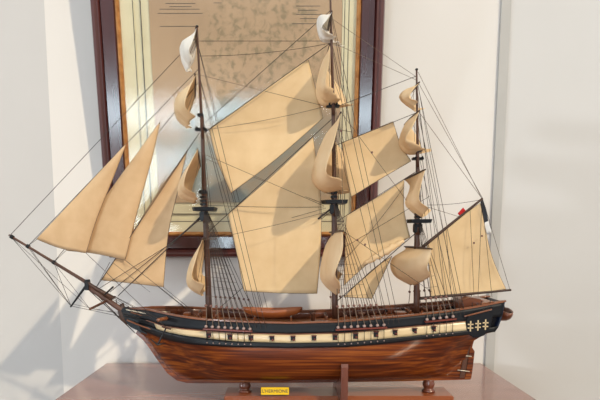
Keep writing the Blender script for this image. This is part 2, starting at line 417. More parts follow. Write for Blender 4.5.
def breadth(x, z, xb, xs):
    """half breadth of the hull at x and height z"""
    zw = zW(x); w = min(max((z-kz(x))/(zw-kz(x)), 0), 1)
    B = half(x)
    u = (x-XB)/(XS-XB)
    full = smooth((u-.04)/.3)*smooth((1.03-u)/.36)
    f_mid = (1-(1-w)**2.6)**.55; f_end = w**1.5
    f = lerp(f_end, f_mid, full)
    b = B*f
    if z > zw: b = B*(1-.05*smooth((z-zw)/.045))
    # close to stem and stern the breadth must run out
    t = (x-xb)/.07
    b *= smooth(t*.5+.0)**.5 if t < 2 else 1
    if z < zw:
        e = (xs-x)/.07
        if e < 1: b *= lerp(max(w-.25, 0)**.6*.8, 1, smooth(max(e, 0)))
    return max(b, .0028)
def hull_pt(zf, u, side, off=0.0, cache={}):
    k = id(zf)
    if k not in cache: cache[k] = (ends(zf), zf)
    xb, xs = cache[k][0]
    x = lerp(xb, xs, u); z = zf(x)
    return V((x, side*(breadth(x, z, xb, xs)+off), z))
def level(tabA, tabB, t):
    if tabA is None: return lambda x: lerp(kz(x), interp(tabB, x), t)
    return lambda x: lerp(interp(tabA, x), interp(tabB, x), t)
def side_band(name, tabA, tabB, nv, side, mat, parent, off, thick, label=None, u0=0, u1=1, nu=90):
    L = [level(tabA, tabB, j/nv) for j in range(nv+1)]
    return grid(name, lambda u, v: hull_pt(L[round(v*nv)], lerp(u0, u1, u), side, off), nu, nv, mat, parent, thick=thick, label=label)

ship = empty('ship_model', (X(320), 0, KZ), 'wooden model of a three-masted frigate with tan canvas sails on a display stand', 'ship model')
# lower hull: one closed skin port and starboard
NV = 16
LW = [level(None, WBOT, (j/NV)**1.2) for j in range(NV+1)]
def hull_fn(u, v):
    k = round(v*2*NV)
    if k <= NV: return hull_pt(LW[NV-k], u, -1)
    return hull_pt(LW[k-NV], u, 1)
hull = grid('hull', hull_fn, 90, 2*NV, 'hull', ship, label='varnished orange brown planked lower hull')
for sd in (-1, 1):
    side_band('wale', WBOT, CBOT, 3, sd, 'black', hull, .0012, .003, label='black painted wale')
    side_band('gun_strake', CBOT, CTOP, 3, sd, 'cream', hull, .0, .0025, u0=.085, u1=.965, label='cream gun strake')
    side_band('bow_planking', CBOT, CTOP, 3, sd, 'black', hull, .0, .0025, u0=0, u1=.085, nu=12, label='black painted bow planking')
    side_band('bulwark', CTOP, SHEER, 4, sd, 'blue', hull, .0005, .003, label='blue-black upper bulwark')
    side_band('inner_planking', CTOP, SHEER, 3, sd, 'inner', hull, -.0035, .002)
    L = level(SHEER, SHEER, 0)
    pts = [hull_pt(L, i/60, sd, -.0015) for i in range(61)]
    # cap rail: a flat moulding swept along the sheer
    bm = bmesh.new(); R = []
    for p in pts:
        R.append([bm.verts.new(p+V((0, a, b))) for a, b in ((-.004, 0), (.004, 0), (.004, .0028), (-.004, .0028))])
    for a, b in zip(R, R[1:]):
        for j in range(4): bm.faces.new((a[j], a[(j+1) % 4], b[(j+1) % 4], b[j]))
    bm.faces.new(R[0]); bm.faces.new(R[-1][::-1])
    link('cap_rail', mesh(bm, 'cap_rail'), 'rail', hull)
    L2 = level(CTOP, CTOP, 0); L3 = level(WBOT, WBOT, 0)
    tube('moulding', [hull_pt(L2, .01+i/62, sd, .0015) for i in range(60)], .0011, 'rail', hull, 5)
# deck
DKT = [(x, z-.017) for x, z in SHEER]
LD = level(DKT, DKT, 0)
grid('deck', lambda u, v: (lambda p: V((p.x, p.y*(v*2-1), p.z+.003*(1-(v*2-1)**2))))(hull_pt(LD, .01+u*.975, 1, -.003)), 60, 8, 'deck', hull, thick=.002)
# keel, stem, sternpost, rudder
kp = [P(px, py, 0) for px, py in ((470, 377.2), (400, 379), (300, 380.4), (200, 381), (187, 380.6), (178, 378.4), (169, 371.5), (160, 359.5), (151.5, 347), (145.3, 339), (137, 331.5))]
bm = bmesh.new(); R = []
for i, p in enumerate(kp):
    t = (kp[min(i+1, len(kp)-1)]-kp[max(i-1, 0)]).normalized(); nrm = V((t.z, 0, -t.x)); nrm = nrm if i > 3 or nrm.z > 0 else nrm
    R.append([bm.verts.new(p+nrm*a+V((0, b, 0))) for a, b in ((-.004, -.0035), (.004, -.0035), (.004, .0035), (-.004, .0035))])
for a, b in zip(R, R[1:]):
    for j in range(4): bm.faces.new((a[j], a[(j+1) % 4], b[(j+1) % 4], b[j]))
bm.faces.new(R[0]); bm.faces.new(R[-1][::-1])
link('keel', mesh(bm, 'keel'), 'hull', hull)
def slab(name, pxs, y0, y1, mat, parent, ref=0.0, bev=0.0, label=None):
    """solid of an outline (seen from the side) between depths y0 and y1"""
    bm = bmesh.new(); ps = [P(a, b, ref) for a, b in pxs]
    A = [bm.verts.new((p.x, y0, p.z)) for p in ps]; B = [bm.verts.new((p.x, y1, p.z)) for p in ps]
    bm.faces.new(A); bm.faces.new(B[::-1]); n = len(ps)
    for i in range(n): bm.faces.new((A[i], B[i], B[(i+1) % n], A[(i+1) % n]))
    if bev: bmesh.ops.bevel(bm, geom=bm.edges[:], offset=bev, segments=2, affect='EDGES')
    return link(name, mesh(bm, name), mat, parent, label=label)
slab('sternpost', [(459, 377.5), (463.5, 377.3), (471, 336), (466.5, 336)], -.0045, .0045, 'mast', hull)
rud = slab('rudder', [(464.3, 378.3), (470.5, 378), (472.4, 366), (474, 351), (471.5, 347), (474.5, 336), (471.7, 335)], -.004, .004, 'hull', ship)
for (ax, ay), (bx, by) in (((459, 355), (471.5, 356.5)), ((457.5, 370), (469.5, 371.5))):
    tube('pintle_strap', [P(ax, ay, -.0075), P(bx, by, -.0055)], .0011, 'brass', rud, 6, label='pale metal strap')
# transom (stern face) with windows and taffrail
tL = [level(WBOT, SHEER, j/6) for j in range(7)]
grid('transom', lambda u, v: (lambda p: V((p.x+.0005, p.y*(u*2-1), p.z)))(hull_pt(tL[round(v*6)], 1, 1)), 6, 6, 'navy', hull, thick=.003)
# quarter galleries, one each side
for sd in (-1, 1):
    yb = sd*.046
    gal = slab('quarter_gallery', [(464.5, 321), (466, 333), (473, 337.5), (483, 335), (489.5, 326), (493, 306.5), (478, 310), (466, 315)], yb, yb+sd*.022, 'blue' , hull, ref=-.06, bev=.0015, label='dark blue quarter gallery')
    for px in (470.5, 478, 485.5):
        tt = (px-478)/15
        for dx, dz, w_, h_ in ((0, 0, .0021, .020), (0, .0035, .0105, .0021), (0, -.0035, .0105, .0021)):
            p = P(px, 325.4-tt*1.6, -.069)
            box('window_tracery', (p.x+dx-w_/2, sd*.0682, p.z+dz-h_/2), (p.x+dx+w_/2, sd*.0698, p.z+dz+h_/2), 'cream', gal, label='cream window tracery')
    tube('gallery_moulding', [V((P(464.5, 318, -.07).x, sd*.0688, P(466, 316.5, -.07).z)), V((P(492, 309, -.07).x, sd*.0688, P(492, 309.5, -.07).z))], .0016, 'rail', hull, 6)
# gun ports with guns: 12 each side
LP = level(CBOT, CTOP, .5)
for k, (px, py) in enumerate(((209, 335.3), (230, 337), (251, 338.2), (272, 338.7), (293, 338.7), (314, 338.3), (335, 337.3), (355.5, 336), (376, 334.3), (395, 332.6), (414.5, 330.8), (433.5, 328.8))):
    x = P(px, py, 0).x
    for _ in range(6): x = P(px, py, -half(x)).x
    z = P(px, py, -half(x)).z; b = half(x)*.985
    for sd in (-1, 1):
        o = box('gun_port', (x-.0044, sd*(b-.004), z-.0052), (x+.0044, sd*(b+.0016), z+.0048), 'dark', hull, bev=.0004, label='dark open gun port')
        box('port_lid', (x-.005, min(sd*(b+.0005), sd*(b+.007)), z+.0048), (x+.005, max(sd*(b+.0005), sd*(b+.007)), z+.006), 'red', hull, bev=.0003)
        lathe('gun_muzzle', (x+.0012, sd*(b+.001), z-.0015), [(.0017, -.006 if sd > 0 else -.006), (.0015, .002), (.0020, .004), (.0020, .006)] if sd < 0 else [(.0020, -.006), (.0020, -.004), (.0015, -.002), (.0017, .006)], 'red', hull, 10, axis='Y')

# ------------------------------------------------------------------ bow: head, figurehead, cathead, anchor
head = slab('stem_head', [(124, 317), (121.5, 309), (126, 306.5), (134, 309), (150, 316), (164, 322), (170, 330), (165, 337), (152, 335.5), (140, 331), (130, 326)], -.008, .008, 'black', ship, bev=.002, label='black carved stem head')
figure = tube('figurehead', [P(128, 324, 0), P(123.5, 318, 0), P(121, 311.5, 0), P(123, 306.5, 0), P(121.5, 303.5, 0)], [.004, .0075, .007, .0035, .0045], 'dark_spar', head, 10)
for sd in (-1, 1):
    for (p0, p1, p2), m_, r in ((((126, 309.5), (145, 313.5), (163, 317)), 'brass', .0012), (((125, 315), (144, 321), (166, 326)), 'black', .002), (((127, 320), (146, 328.5), (164, 333)), 'rail', .0016), (((131, 312), (150, 318.5), (168, 322)), 'rail', .0013)):
        pts = []
        for i in range(9):
            t = i/8; q = [(1-t)**2*p0[j]+2*t*(1-t)*p1[j]+t*t*p2[j] for j in (0, 1)]
            pts.append((P(q[0], q[1], 0).x, q, t))
        pp = []
        for x, q, t in pts:
            y = sd*(.008+.026*t**1.2); g = P(q[0], q[1], -abs(y)); pp.append(V((g.x, y, g.z)))
        tube('head_rail', pp, r, m_, head, 6)
    yy = .058
    a, b = P(170, 318, -.05), P(157, 320.5, -.082)
    taper_spar('cathead', (a.x, sd*.045, a.z), (b.x, sd*.078, b.z), .0042, .0036, 'rail', ship, 4)
    g = P(160, 338, -.068)
    an = taper_spar('anchor', (g.x+.012, sd*.064, g.z+.02), (g.x-.004, sd*.07, g.z-.012), .0016, .0016, 'iron', ship, 6, label='dark anchor hung at the bow')
    tube('anchor_arm', [V((g.x-.016, sd*.071, g.z-.002)), V((g.x-.004, sd*.0715, g.z-.0125)), V((g.x+.010, sd*.070, g.z-.010))], [.0008, .002, .0008], 'iron', an, 6)
    taper_spar('anchor_stock', (g.x+.004, sd*.067, g.z+.022), (g.x+.021, sd*.067, g.z+.017), .0018, .0018, 'mast', an, 6)
    rope('cat_tackle', (g.x+.012, sd*.064, g.z+.02), (b.x, sd*.078, b.z), ship, .0006)

# bowsprit and jib boom
bs0, bs1 = P(150, 329, 0), P(88, 287, 0)
bow = taper_spar('bowsprit', bs0, bs1, .0068, .0048, 'spar', ship, 12)
jb = taper_spar('jib_boom', P(112, 298, -.002), P(9, 235, 0), .0042, .002, 'spar', ship, 10)
cap = P(87.5, 284.5, 0)
box('bowsprit_cap', (cap.x-.004, -.007, cap.z-.011), (cap.x+.004, .007, cap.z+.010), 'black', bow, bev=.001)
taper_spar('dolphin_striker', P(88, 283, 0), P(70.5, 307, 0), .0028, .0016, 'black', ship, 8)
taper_spar('spritsail_yard', P(90, 309, -.075), P(115, 297, .035), .0024, .0028, 'spar', ship, 8)
taper_spar('whisker_boom', P(113, 287, -.05), P(101, 298, .02), .0018, .0018, 'black', ship, 8)
for px, py in ((12, 237), (28, 246.5), (54, 262.5)):
    p = P(px, py, 0); d = (P(9, 235, 0)-P(112, 298, 0)).normalized()
    taper_spar('stay_band', p-d*.003, p+d*.003, .0042, .0042, 'black', jb, 8)

# ------------------------------------------------------------------ masts
def mast(name, x_bot, segs, top, cross, tw, cw, label):
    """segs: list of (px,py) from deck up to truck; top and cross: platform heights"""
    (b0, b1, b2, b3) = segs
    m = taper_spar(name, P(*b0), P(*b1), .0064, .0052, 'mast', ship, 12, label=label)
    taper_spar('topmast', P(b1[0]+.6, top[1]+12, -.006), P(*b2, -.005), .0044, .0034, 'mast', m, 10)
    taper_spar('topgallant_mast', P(b2[0]+.5, cross[1]+9, -.010), P(*b3, -.008), .0031, .0017, 'mast', m, 8)
    c = P(*top); h = .007
    bm = bmesh.new()
    A = [bm.verts.new((c.x+a, b, c.z)) for a, b in ((-tw*.7, -tw*.8), (tw, -tw*1.1), (tw, tw*1.1), (-tw*.7, tw*.8), (-tw*1.0, 0))]
    B = [bm.verts.new((c.x+a*1.08, b*1.08, c.z+h)) for a, b in ((-tw*.7, -tw*.8), (tw, -tw*1.1), (tw, tw*1.1), (-tw*.7, tw*.8), (-tw*1.0, 0))]
    bm.faces.new(A); bm.faces.new(B[::-1])
    for i in range(5): bm.faces.new((A[i], A[(i+1) % 5], B[(i+1) % 5], B[i]))
    link('mast_top', mesh(bm, 'mast_top'), 'black', m, label='black fighting top')
    # doubling: black hoops, cheeks and caps
    box('cheek', (c.x-.008, -.010, c.z-.020), (c.x+.008, .007, c.z-.0004), 'black', m, bev=.002)
    z1 = P(*b1).z
    box('lower_mast_cap', (c.x-.008, -.013, z1-.004), (c.x+.007, .007, z1+.003), 'black', m, bev=.001)
    for t in (.25, .5, .75):
        z = lerp(c.z+.006, z1-.004, t)
        box('mast_hoop', (c.x-.0065, -.0115, z-.0022), (c.x+.0062, .0065, z+.0022), 'black', m, bev=.001)
    k = P(*cross)
    for dx in (-cw*.55, cw*.55):
        tube('crosstree', [V((k.x+dx, -cw*1.4, k.z+.001)), V((k.x+dx, 0, k.z-.001)), V((k.x+dx*1.1, cw*1.3, k.z+.001))], .0017, 'black', m, 6)
    box('trestle_tree', (k.x-cw, -.009, k.z-.0035), (k.x+cw, .003, k.z+.0015), 'black', m, bev=.001)
    z2 = P(*b2).z
    box('topmast_cap', (k.x-.006, -.0135, z2-.003), (k.x+.006, .000, z2+.0025), 'black', m, bev=.001)
    tr = P(*b3, -.008)
    lathe('truck', tr, [(.0014, -.001), (.0028, 0), (.0028, .002), (.0012, .003)], 'black', m, 10)
    return m
DK = 318.5
fore = mast('foremast', 0, [(209.5, DK), (204.5, 192), (202, 116), (197, 27)], (204, 211), (201.5, 129.5), .022, .012, 'foremast of dark brown wood')
main = mast('mainmast', 0, [(335, DK), (334, 183), (333, 97), (330, -16)], (333.8, 204), (332.6, 106), .0235, .013, 'tallest mast of dark brown wood')
miz = mast('mizzenmast', 0, [(416.5, 315), (417.2, 206), (417.4, 151), (416.6, 70)], (417.6, 223), (417.4, 158.5), .021, .011, 'aftermost mast of dark brown wood')

# ------------------------------------------------------------------ yards and square sails
def square(near, w0, w1, leech, mid, mat='square', fo=.022, br=0.0, yname='yard', sailname='square_sail', label=None, r=.0026):
    n = P(near[0], near[1], -w0)
    yd = taper_spar(yname, (n.x, -w0, n.z), (n.x+br, w0, n.z), r, r*.5, 'dark_spar', ship, 8, both=True)
    K = len(mid)
    lc = [P(a, b, -lerp(w0*.95, w1, (i/(len(leech)-1))**2.5)) for i, (a, b) in enumerate(leech)]
    wd = lambda v: lerp(w0*.95, w1, v**2.5)
    mc = [V((n.x, 0, n.z))] + [P(a, b, 0) for a, b in mid]
    lc[0] = V((n.x, 0, n.z-.001)); mc[0] = V((n.x, 0, n.z-.001))
    ph = random.random()*6
    def fn(u, v):
        uu = u*2-1
        l = curve(lc, v); m_ = curve(mc, v); w = wd(v)
        k = (1-abs(uu)**2.2)
        q = l.lerp(m_, k)
        if uu > 0: q.x += fo*uu**1.15*math.sin(math.pi*min(v*.66, 1))
        q = V((q.x, uu*w, q.z))
        wr = .0026*math.sin(uu*7+ph+v*2)*v + (.0018)*math.sin(uu*17+ph*2+3*v)*v
        q.x += wr+br*(uu+1)/2; q.z += wr*.5
        return q
    grid(sailname, fn, 26, 20, mat, ship, thick=.0007, label=label)
    for uu in (-.55, .55):
        p = fn(.5+uu/2, .86)
        rope('clewline', p, (n.x+.003+br*(.5+uu*.2), uu*w0*.4, n.z), ship, .0004, 'thin_rope')
    return yd
# foremast
square((196, 27), .055, 0.034, [(196, 27), (192, 42), (188, 52), (193, 60)], [(186, 44), (186, 57), (192.5, 70)], 'royal', fo=.008, br=-.018, label='white fore royal sail')
square((195, 74), .085, 0.053, [(194, 73), (187, 95), (185, 108), (194, 117)], [(185, 97), (182, 113), (195, 126)], fo=.006, br=-.028)
square((197, 148), .13, .084, [(194, 150), (188, 170), (186, 185), (195, 192)], [(191, 178), (188, 195), (204, 203)], fo=.006, br=-.034)
square((202, 239), .07, 0.043, [(203, 240), (195, 262), (192, 278), (203, 284)], [(194, 262), (191, 284), (205, 296)], fo=.012, br=-.012)
# mainmast
square((332, 11), .055, 0.034, [(332, 10), (327, 20), (323, 27), (331, 33)], [(319, 18), (317, 27), (322, 40), (334, 41)], 'royal', fo=.035, label='white main royal sail')
square((330, 44), .085, 0.053, [(331, 42), (328, 65), (325, 84), (334, 89)], [(321, 66), (316, 92), (323, 106), (338, 103)], fo=.06)
square((341, 112), .13, 0.081, [(341, 112), (334, 142), (326, 172), (339, 179)], [(323, 140), (311, 178), (324, 193), (343, 190)], fo=.085)
square((343, 231), .15, 0.093, [(343, 231), (342, 252), (336, 273), (342, 281)], [(325, 248), (321, 278), (336, 294)])
# mizzenmast
square((419.5, 82), .05, 0.031, [(419, 82), (413, 90), (409, 98), (416, 101)], [(404, 91), (399, 99), (413, 110)], fo=.035)
square((419.5, 110.5), .065, 0.040, [(419, 111), (413, 125), (406, 138), (416, 141)], [(405, 124), (399, 142), (406, 153), (422, 152)], fo=.06)
square((425.5, 169.5), .09, 0.056, [(425, 170), (421, 185), (419, 200), (427, 208)], [(409, 190), (405, 205), (420, 218)], fo=.04)
square((432, 249), .115, 0.071, [(432, 249), (430, 258), (427, 268), (430, 276)], [(393, 259), (394, 275), (411, 285)], fo=.01)

# ------------------------------------------------------------------ fore-and-aft sails
def patch(name, top, bot, left, right, Y, belly, label, nu=20, nv=20, mat='sail', yl=None):
    """sail between four edges; top/bot run left to right, left/right run top to bottom"""
    T, B_, L_, R_ = ([V((a, b, 0)) for a, b in e] for e in (top, bot, left, right))
    def fn(u, v):
        p = (curve(T, u)*(1-v)+curve(B_, u)*v + curve(L_, v)*(1-u)+curve(R_, v)*u
             - ((1-u)*(1-v)*T[0]+u*(1-v)*T[-1]+(1-u)*v*B_[0]+u*v*B_[-1]))
        y = Y + belly*16*u*(1-u)*v*(1-v)*.9 + .0012*math.sin(9*u+5*v)*v
        if yl: y += yl(u, v)
        return P(p.x, p.y, y)
    s = grid(name, fn, nu, nv, mat, ship, thick=.0008, label=label)
    # bolt rope round the edge
    pts = [fn(i/12, 0) for i in range(13)]+[fn(1, i/12) for i in range(1, 13)]+[fn(1-i/12, 1) for i in range(1, 13)]+[fn(0, 1-i/12) for i in range(1, 12)]
    clean = [pts[0]]
    for p in pts[1:]:
        if (p-clean[-1]).length > .0006: clean.append(p)
    clean.append(clean[0])
    tube('bolt_rope', clean, .0006, 'thin_rope', s, 4)
    return s
def tri(name, peak, tack, clew, luff=None, foot=None, leech=None, **k):
    """triangular sail: peak on top, tack low at the stay, clew low aft"""
    return patch(name, [peak, peak], foot or [tack, clew], luff or [peak, tack], leech or [peak, clew], **k)
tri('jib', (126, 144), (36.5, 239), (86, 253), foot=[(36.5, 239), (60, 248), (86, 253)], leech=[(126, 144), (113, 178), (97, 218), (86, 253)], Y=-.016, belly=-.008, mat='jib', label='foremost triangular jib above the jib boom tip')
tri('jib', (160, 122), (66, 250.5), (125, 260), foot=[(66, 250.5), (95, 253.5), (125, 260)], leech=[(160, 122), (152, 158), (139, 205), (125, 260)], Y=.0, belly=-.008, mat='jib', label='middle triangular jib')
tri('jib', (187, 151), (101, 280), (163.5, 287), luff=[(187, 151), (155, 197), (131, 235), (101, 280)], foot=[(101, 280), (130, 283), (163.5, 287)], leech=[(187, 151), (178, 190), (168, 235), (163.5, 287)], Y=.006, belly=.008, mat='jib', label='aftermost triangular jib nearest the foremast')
patch('staysail', [(209, 129), (258, 95), (308, 59)], [(231, 193), (275, 160), (323, 118)], [(209, 129), (217, 160), (231, 193)], [(308, 59), (316, 90), (323, 118)], Y=.008, belly=.010, label='upper staysail between foremast and mainmast')
patch('staysail', [(228, 214), (270, 178), (313, 137)], [(244, 291), (280, 293), (317, 293.5)], [(228, 214), (236, 250), (244, 291)], [(313, 137), (320, 190), (321, 240), (317, 293.5)], Y=.008, belly=.010, label='large lower staysail between foremast and mainmast')
patch('staysail', [(342, 143), (368, 132), (393, 121.5)], [(351, 197), (382, 178), (411, 161)], [(342, 143), (346, 170), (351, 197)], [(393, 121.5), (400, 143), (411, 161)], Y=.012, belly=.006, label='upper staysail between mainmast and mizzenmast')
patch('staysail', [(346, 216), (376, 198), (404, 180)], [(344, 285), (376, 257), (410, 237)], [(346, 216), (345, 250), (344, 285)], [(404, 180), (404, 210), (410, 237)], Y=.012, belly=.006, label='middle staysail between mainmast and mizzenmast')
tri('staysail', (392, 256), (344, 297), (372, 298.5), luff=[(392, 256), (372, 270), (344, 297)], Y=.016, belly=.005, label='small lowest triangular staysail')
patch('spanker', [(427, 243), (453, 223), (480, 203)], [(431, 297.5), (470, 295), (506, 289)], [(427, 243), (429, 270), (431, 297.5)], [(480, 203), (490, 250), (498, 272), (506, 289)], Y=.0, belly=.008, label='large spanker sail over the stern')
taper_spar('gaff', P(422, 247.5, -.001), P(482.5, 198.5, 0), .0034, .0022, 'dark_spar', ship, 8)
taper_spar('boom', P(419, 298.5, -.001), P(511, 290, 0), .0032, .0022, 'dark_spar', ship, 8)
# furled staysail cloth on its stay beside the lower mizzen
def roll(name, a, b, r, mat, label):
    a, b = V(a), V(b); K = 14
    pts = [a.lerp(b, i/K)+V((0, .001*math.sin(i*1.3), .0012*math.sin(i*2.1))) for i in range(K+1)]
    rad = [r*(.25+.75*math.sin(math.pi*(.06+.88*i/K)))*(1+.18*math.sin(i*2.7)) for i in range(K+1)]
    return tube(name, pts, rad, mat, ship, 10, label)
roll('furled_staysail', P(364, 264, .0), P(404, 240.5, -.004), .0075, 'square', 'white staysail rolled up on its stay')
# ensign: dark blue, white and red cloth drooping from the gaff peak
path = [P(481.5, 200, .006), P(483.5, 209, .007), P(485.2, 218, .007), P(486.6, 226, .008), P(488.5, 234, .010), P(481, 233, .016), P(474, 226, .018), P(469, 219, .018), P(463.5, 214, .014), P(460.5, 210.5, .010)]
def ens(u, v):
    p = curve(path, u); return p + V((-(.5-v)*.010*min(1, .35+u*4), .0015*math.sin(u*20+v*3), (v-.5)*.004 if u < .5 else (.5-v)*-.012))
grid('ensign', ens, 18, 4, ['flag_blue', 'flag_white', 'flag_red'], ship, thick=.0007, mi=lambda i, j: 0 if i < 5 else (1 if i < 13 else 2), label='folded blue, white and red ensign at the gaff peak')

# ------------------------------------------------------------------ channels, deadeyes, shrouds, ratlines
def on_side(px, py, extra=.004):
    x = P(px, py, 0).x
    for _ in range(6): x = P(px, py, -(half(x)+extra)).x
    q = P(px, py, -(half(x)+extra)); return x, half(x)+extra, q.z
def deadeye(x, y, z, sd, r, mat='deadeye', parent=None):
    lathe('deadeye', (x, y, z), [(r*.5, -.0022), (r, -.0014), (r, .0014), (r*.5, .0022)], mat, parent or ship, 10, axis='Y')
def rig(px0, px1, py0, py1, n, topxy, yoff, ratl, back):
    for sd in (-1, 1):
        a = on_side(px0-2.5, py0+2, .0); b = on_side(px1+2.5, py1+2, .0)
        hexa('channel', [(a[0], sd*(a[1]-.004), a[2]-.0012), (a[0], sd*(a[1]+.008), a[2]-.0012), (a[0], sd*(a[1]+.008), a[2]+.0012), (a[0], sd*(a[1]-.004), a[2]+.0012),
                         (b[0], sd*(b[1]-.004), b[2]-.0012), (b[0], sd*(b[1]+.008), b[2]-.0012), (b[0], sd*(b[1]+.008), b[2]+.0012), (b[0], sd*(b[1]-.004), b[2]+.0012)], 'channel', ship)
        T = P(*topxy); lines = []
        for i in range(n):
            t = i/(n-1); x, y, z = on_side(lerp(px0, px1, t), lerp(py0, py1, t), .0045)
            top = V((T.x+.001, sd*yoff, T.z)); low = V((x, sd*y, z)); d = (top-low).normalized()
            up = low + d*.040
            deadeye(low.x, low.y, low.z, sd, .0029, 'pale_deadeye'); deadeye(up.x, up.y, up.z, sd, .0026)
            rope('lanyard', low+V((.0012, 0, 0)), up+V((.0012, 0, 0)), ship, .0008, 'thin_rope')
            zl = zW(x)+.006; rope('chain_plate', low, V((x+.001, sd*(half(x)*.985+.0035), zl)), ship, .0006, 'iron')
            lathe('chain_bolt', (x+.001, sd*(half(x)*.985+.0035), zl), [(.0008, -.002), (.0014, -.001), (.0014, .001), (.0008, .002)], 'pale_deadeye', ship, 6, axis='Y')
            rope('shroud', up, top, ship, .0006)
            lines.append((up, top))
        for k in range(1, ratl+1):
            t = k/(ratl+1.5)
            A, B = lines[0], lines[-2]
            rope('ratline', A[0].lerp(A[1], t), B[0].lerp(B[1], t), ship, .00035, 'thin_rope', n=4)
rig(206, 250, 326.5, 329, 8, (204.5, 207), .007, 9, None)
rig(338, 384, 327.5, 325, 8, (334.2, 200), .007, 9, None)
rig(427, 453, 319.5, 316.5, 5, (418, 219), .006, 6, None)
# topmast shrouds from the edge of each top up to the crosstrees, and their ratlines
for topp, crs, tw, pw in (((204, 211), (201.5, 130), .016, .004), ((333.8, 204), (332.6, 107), .018, .004), ((417.6, 223), (417.4, 159), .0145, .003)):
    a, c = P(*topp), P(*crs)
    for sd in (-1, 1):
        ln = []
        for dx in (-.002, .005, .012):
            p0, p1 = V((a.x+dx, sd*tw, a.z+.004)), V((c.x+.001, sd*pw, c.z))
            rope('topmast_shroud', p0, p1, ship, .0005); ln.append((p0, p1))
        for k in range(1, 7):
            t = k/7.5
            rope('topmast_ratline', ln[0][0].lerp(ln[0][1], t), ln[2][0].lerp(ln[2][1], t), ship, .0003, 'thin_rope', n=4)
# long backstays from the upper masts down to the channels
def backstay(t, d, r=.0005):
    x, y, z = on_side(d[0], d[1], .004)
    for sd in (-1, 1):
        rope('backstay', (P(*t).x, sd*.003, P(*t).z), (x, sd*y, z), ship, r)
for t, d in (((202, 118), (256, 329)), ((199, 75), (261, 329)), ((198, 45), (266, 329)), ((333, 100), (389, 325)), ((331.5, 42), (394, 324)), ((331, 12), (399, 323)), ((417.5, 152), (457, 316)), ((417, 110), (461, 315.5)), ((416.8, 82), (465, 315))):
    backstay(t, d)

# ------------------------------------------------------------------ stays and running rigging
def st(a, b, name='stay', r=.0006, mat='rope', ya=0.0, yb=0.0, sag=0.0):
    return rope(name, P(a[0], a[1], ya), P(b[0], b[1], yb), ship, r, mat, sag)
st((10, 235.5), (197.5, 36)); st((28, 246), (198.5, 69)); st((54, 262), (199, 82)); st((98, 285), (200, 132), r=.0007)
st((118, 296), (203, 214), r=.0009); st((110, 292), (203, 217), r=.0007)
rope('forestay_collar', P(172, 243, 0), P(203, 216, 0), ship, .0017)
st((331, 10), (200, 127)); st((331, 41), (199, 41), r=.0005); st((331, 42.5), (200, 136), r=.0007); st((331, 43), (199, 56), r=.0005, sag=.006)
st((333, 118), (206, 234), r=.0007); st((333, 209), (216, 311), r=.0006, ya=.03, yb=.03)
rope('mainstay_collar', P(318, 219, .0), P(332, 208, 0), ship, .0019)
st((416.5, 76), (333.5, 108)); st((416.5, 77), (331, 18), r=.0004, mat='thin_rope'); st((416.5, 80), (331, 42), r=.0004, mat='thin_rope')
st((417, 112.5), (334, 146)); st((417, 171), (336, 222)); st((417, 232), (336, 302), r=.0009)
# martingale, bobstays, bow guys
for a in ((12, 238), (28, 247), (54, 263), (30, 248)): st(a, (71, 306), 'martingale_stay', .0005)
for sd in (-1, 1):
    st((71, 306), (128, 318), 'martingale_guy', .0005, yb=sd*.01); st((72, 304), (140, 318), 'martingale_guy', .0004, yb=sd*.03)
    st((54, 263), (90, 309) if sd < 0 else (115, 297), 'jib_guy', .0004, yb=-.07 if sd < 0 else .033)
    st((13, 239), (90, 309) if sd < 0 else (115, 297), 'jib_guy', .0004, yb=-.07 if sd < 0 else .033)
    st((90, 309) if sd < 0 else (115, 297), (150, 316), 'jib_guy', .0004, ya=-.07 if sd < 0 else .033, yb=sd*.04)
st((90, 291), (131, 329), 'bobstay', .0009); st((97, 295), (135, 333), 'bobstay', .0009)
for k, (bx_, by_) in enumerate(((20, 242), (40, 254), (75, 275), (88, 283))):
    for sd in (-1, 1): st((bx_, by_), (140+k*6, 316+k*.8), 'bow_guy', .0004, 'rope', 0, sd*(.03+.006*k))
for k in range(5): st((96+k*5, 286+k*3.4), (98+k*5, 294+k*3.6), 'gammoning', .0009)
# sheets of the jibs
for a, b, y in (((86, 253), (150, 314), -.03), ((125, 260), (196, 316), -.07), ((163, 287), (200, 317), -.075), ((125, 260), (186, 309), .05), ((163, 287), (190, 309), .06), ((37, 239), (28, 246), 0), ((66, 250.5), (54, 262), 0), ((101, 280), (96, 288), 0), ((110, 262), (94, 291), 0)):
    st(a, b, 'sheet', .0005, yb=y)
# lines crossing in front of the jibs
st((100, 288), (172, 243), 'brace', .0006); st((112, 262), (150, 292), 'brace', .0004, ya=-.02, yb=-.02)
# braces between the masts
for a, b, ya, yb, sg in (((196, 74), (328, 107), -.08, 0, .0), ((203, 130), (323, 107), 0, 0, .004), ((199, 152), (324, 206), -.10, 0, .0), ((203, 158), (322, 203), .1, 0, .0), ((203, 205), (324, 207), 0, 0, .002), ((203, 240), (326, 212), -.06, 0, .003), ((205, 238), (326, 208), .06, 0, .003),
                         ((341, 112), (412, 208), -.125, 0, 0), ((343, 231), (432, 292), -.145, -.05, 0), ((335, 129), (352, 132), 0, 0, 0), ((341, 114), (343, 228), -.125, -.145, 0),
                         ((419, 84), (483, 199), -.04, 0, 0), ((418, 72), (482, 199), 0, 0, 0), ((419, 112), (483, 200), -.06, 0, .0), ((427, 205), (482, 199.5), 0, 0, .003), ((424, 206), (460, 217), 0, 0, 0),
                         ((345, 247), (430, 196), -.01, 0, 0), ((346, 258), (404, 187), 0, 0, .006)):
    st(a, b, 'brace', .00045, 'rope' if a[1] % 2 else 'thin_rope', ya, yb, sg)
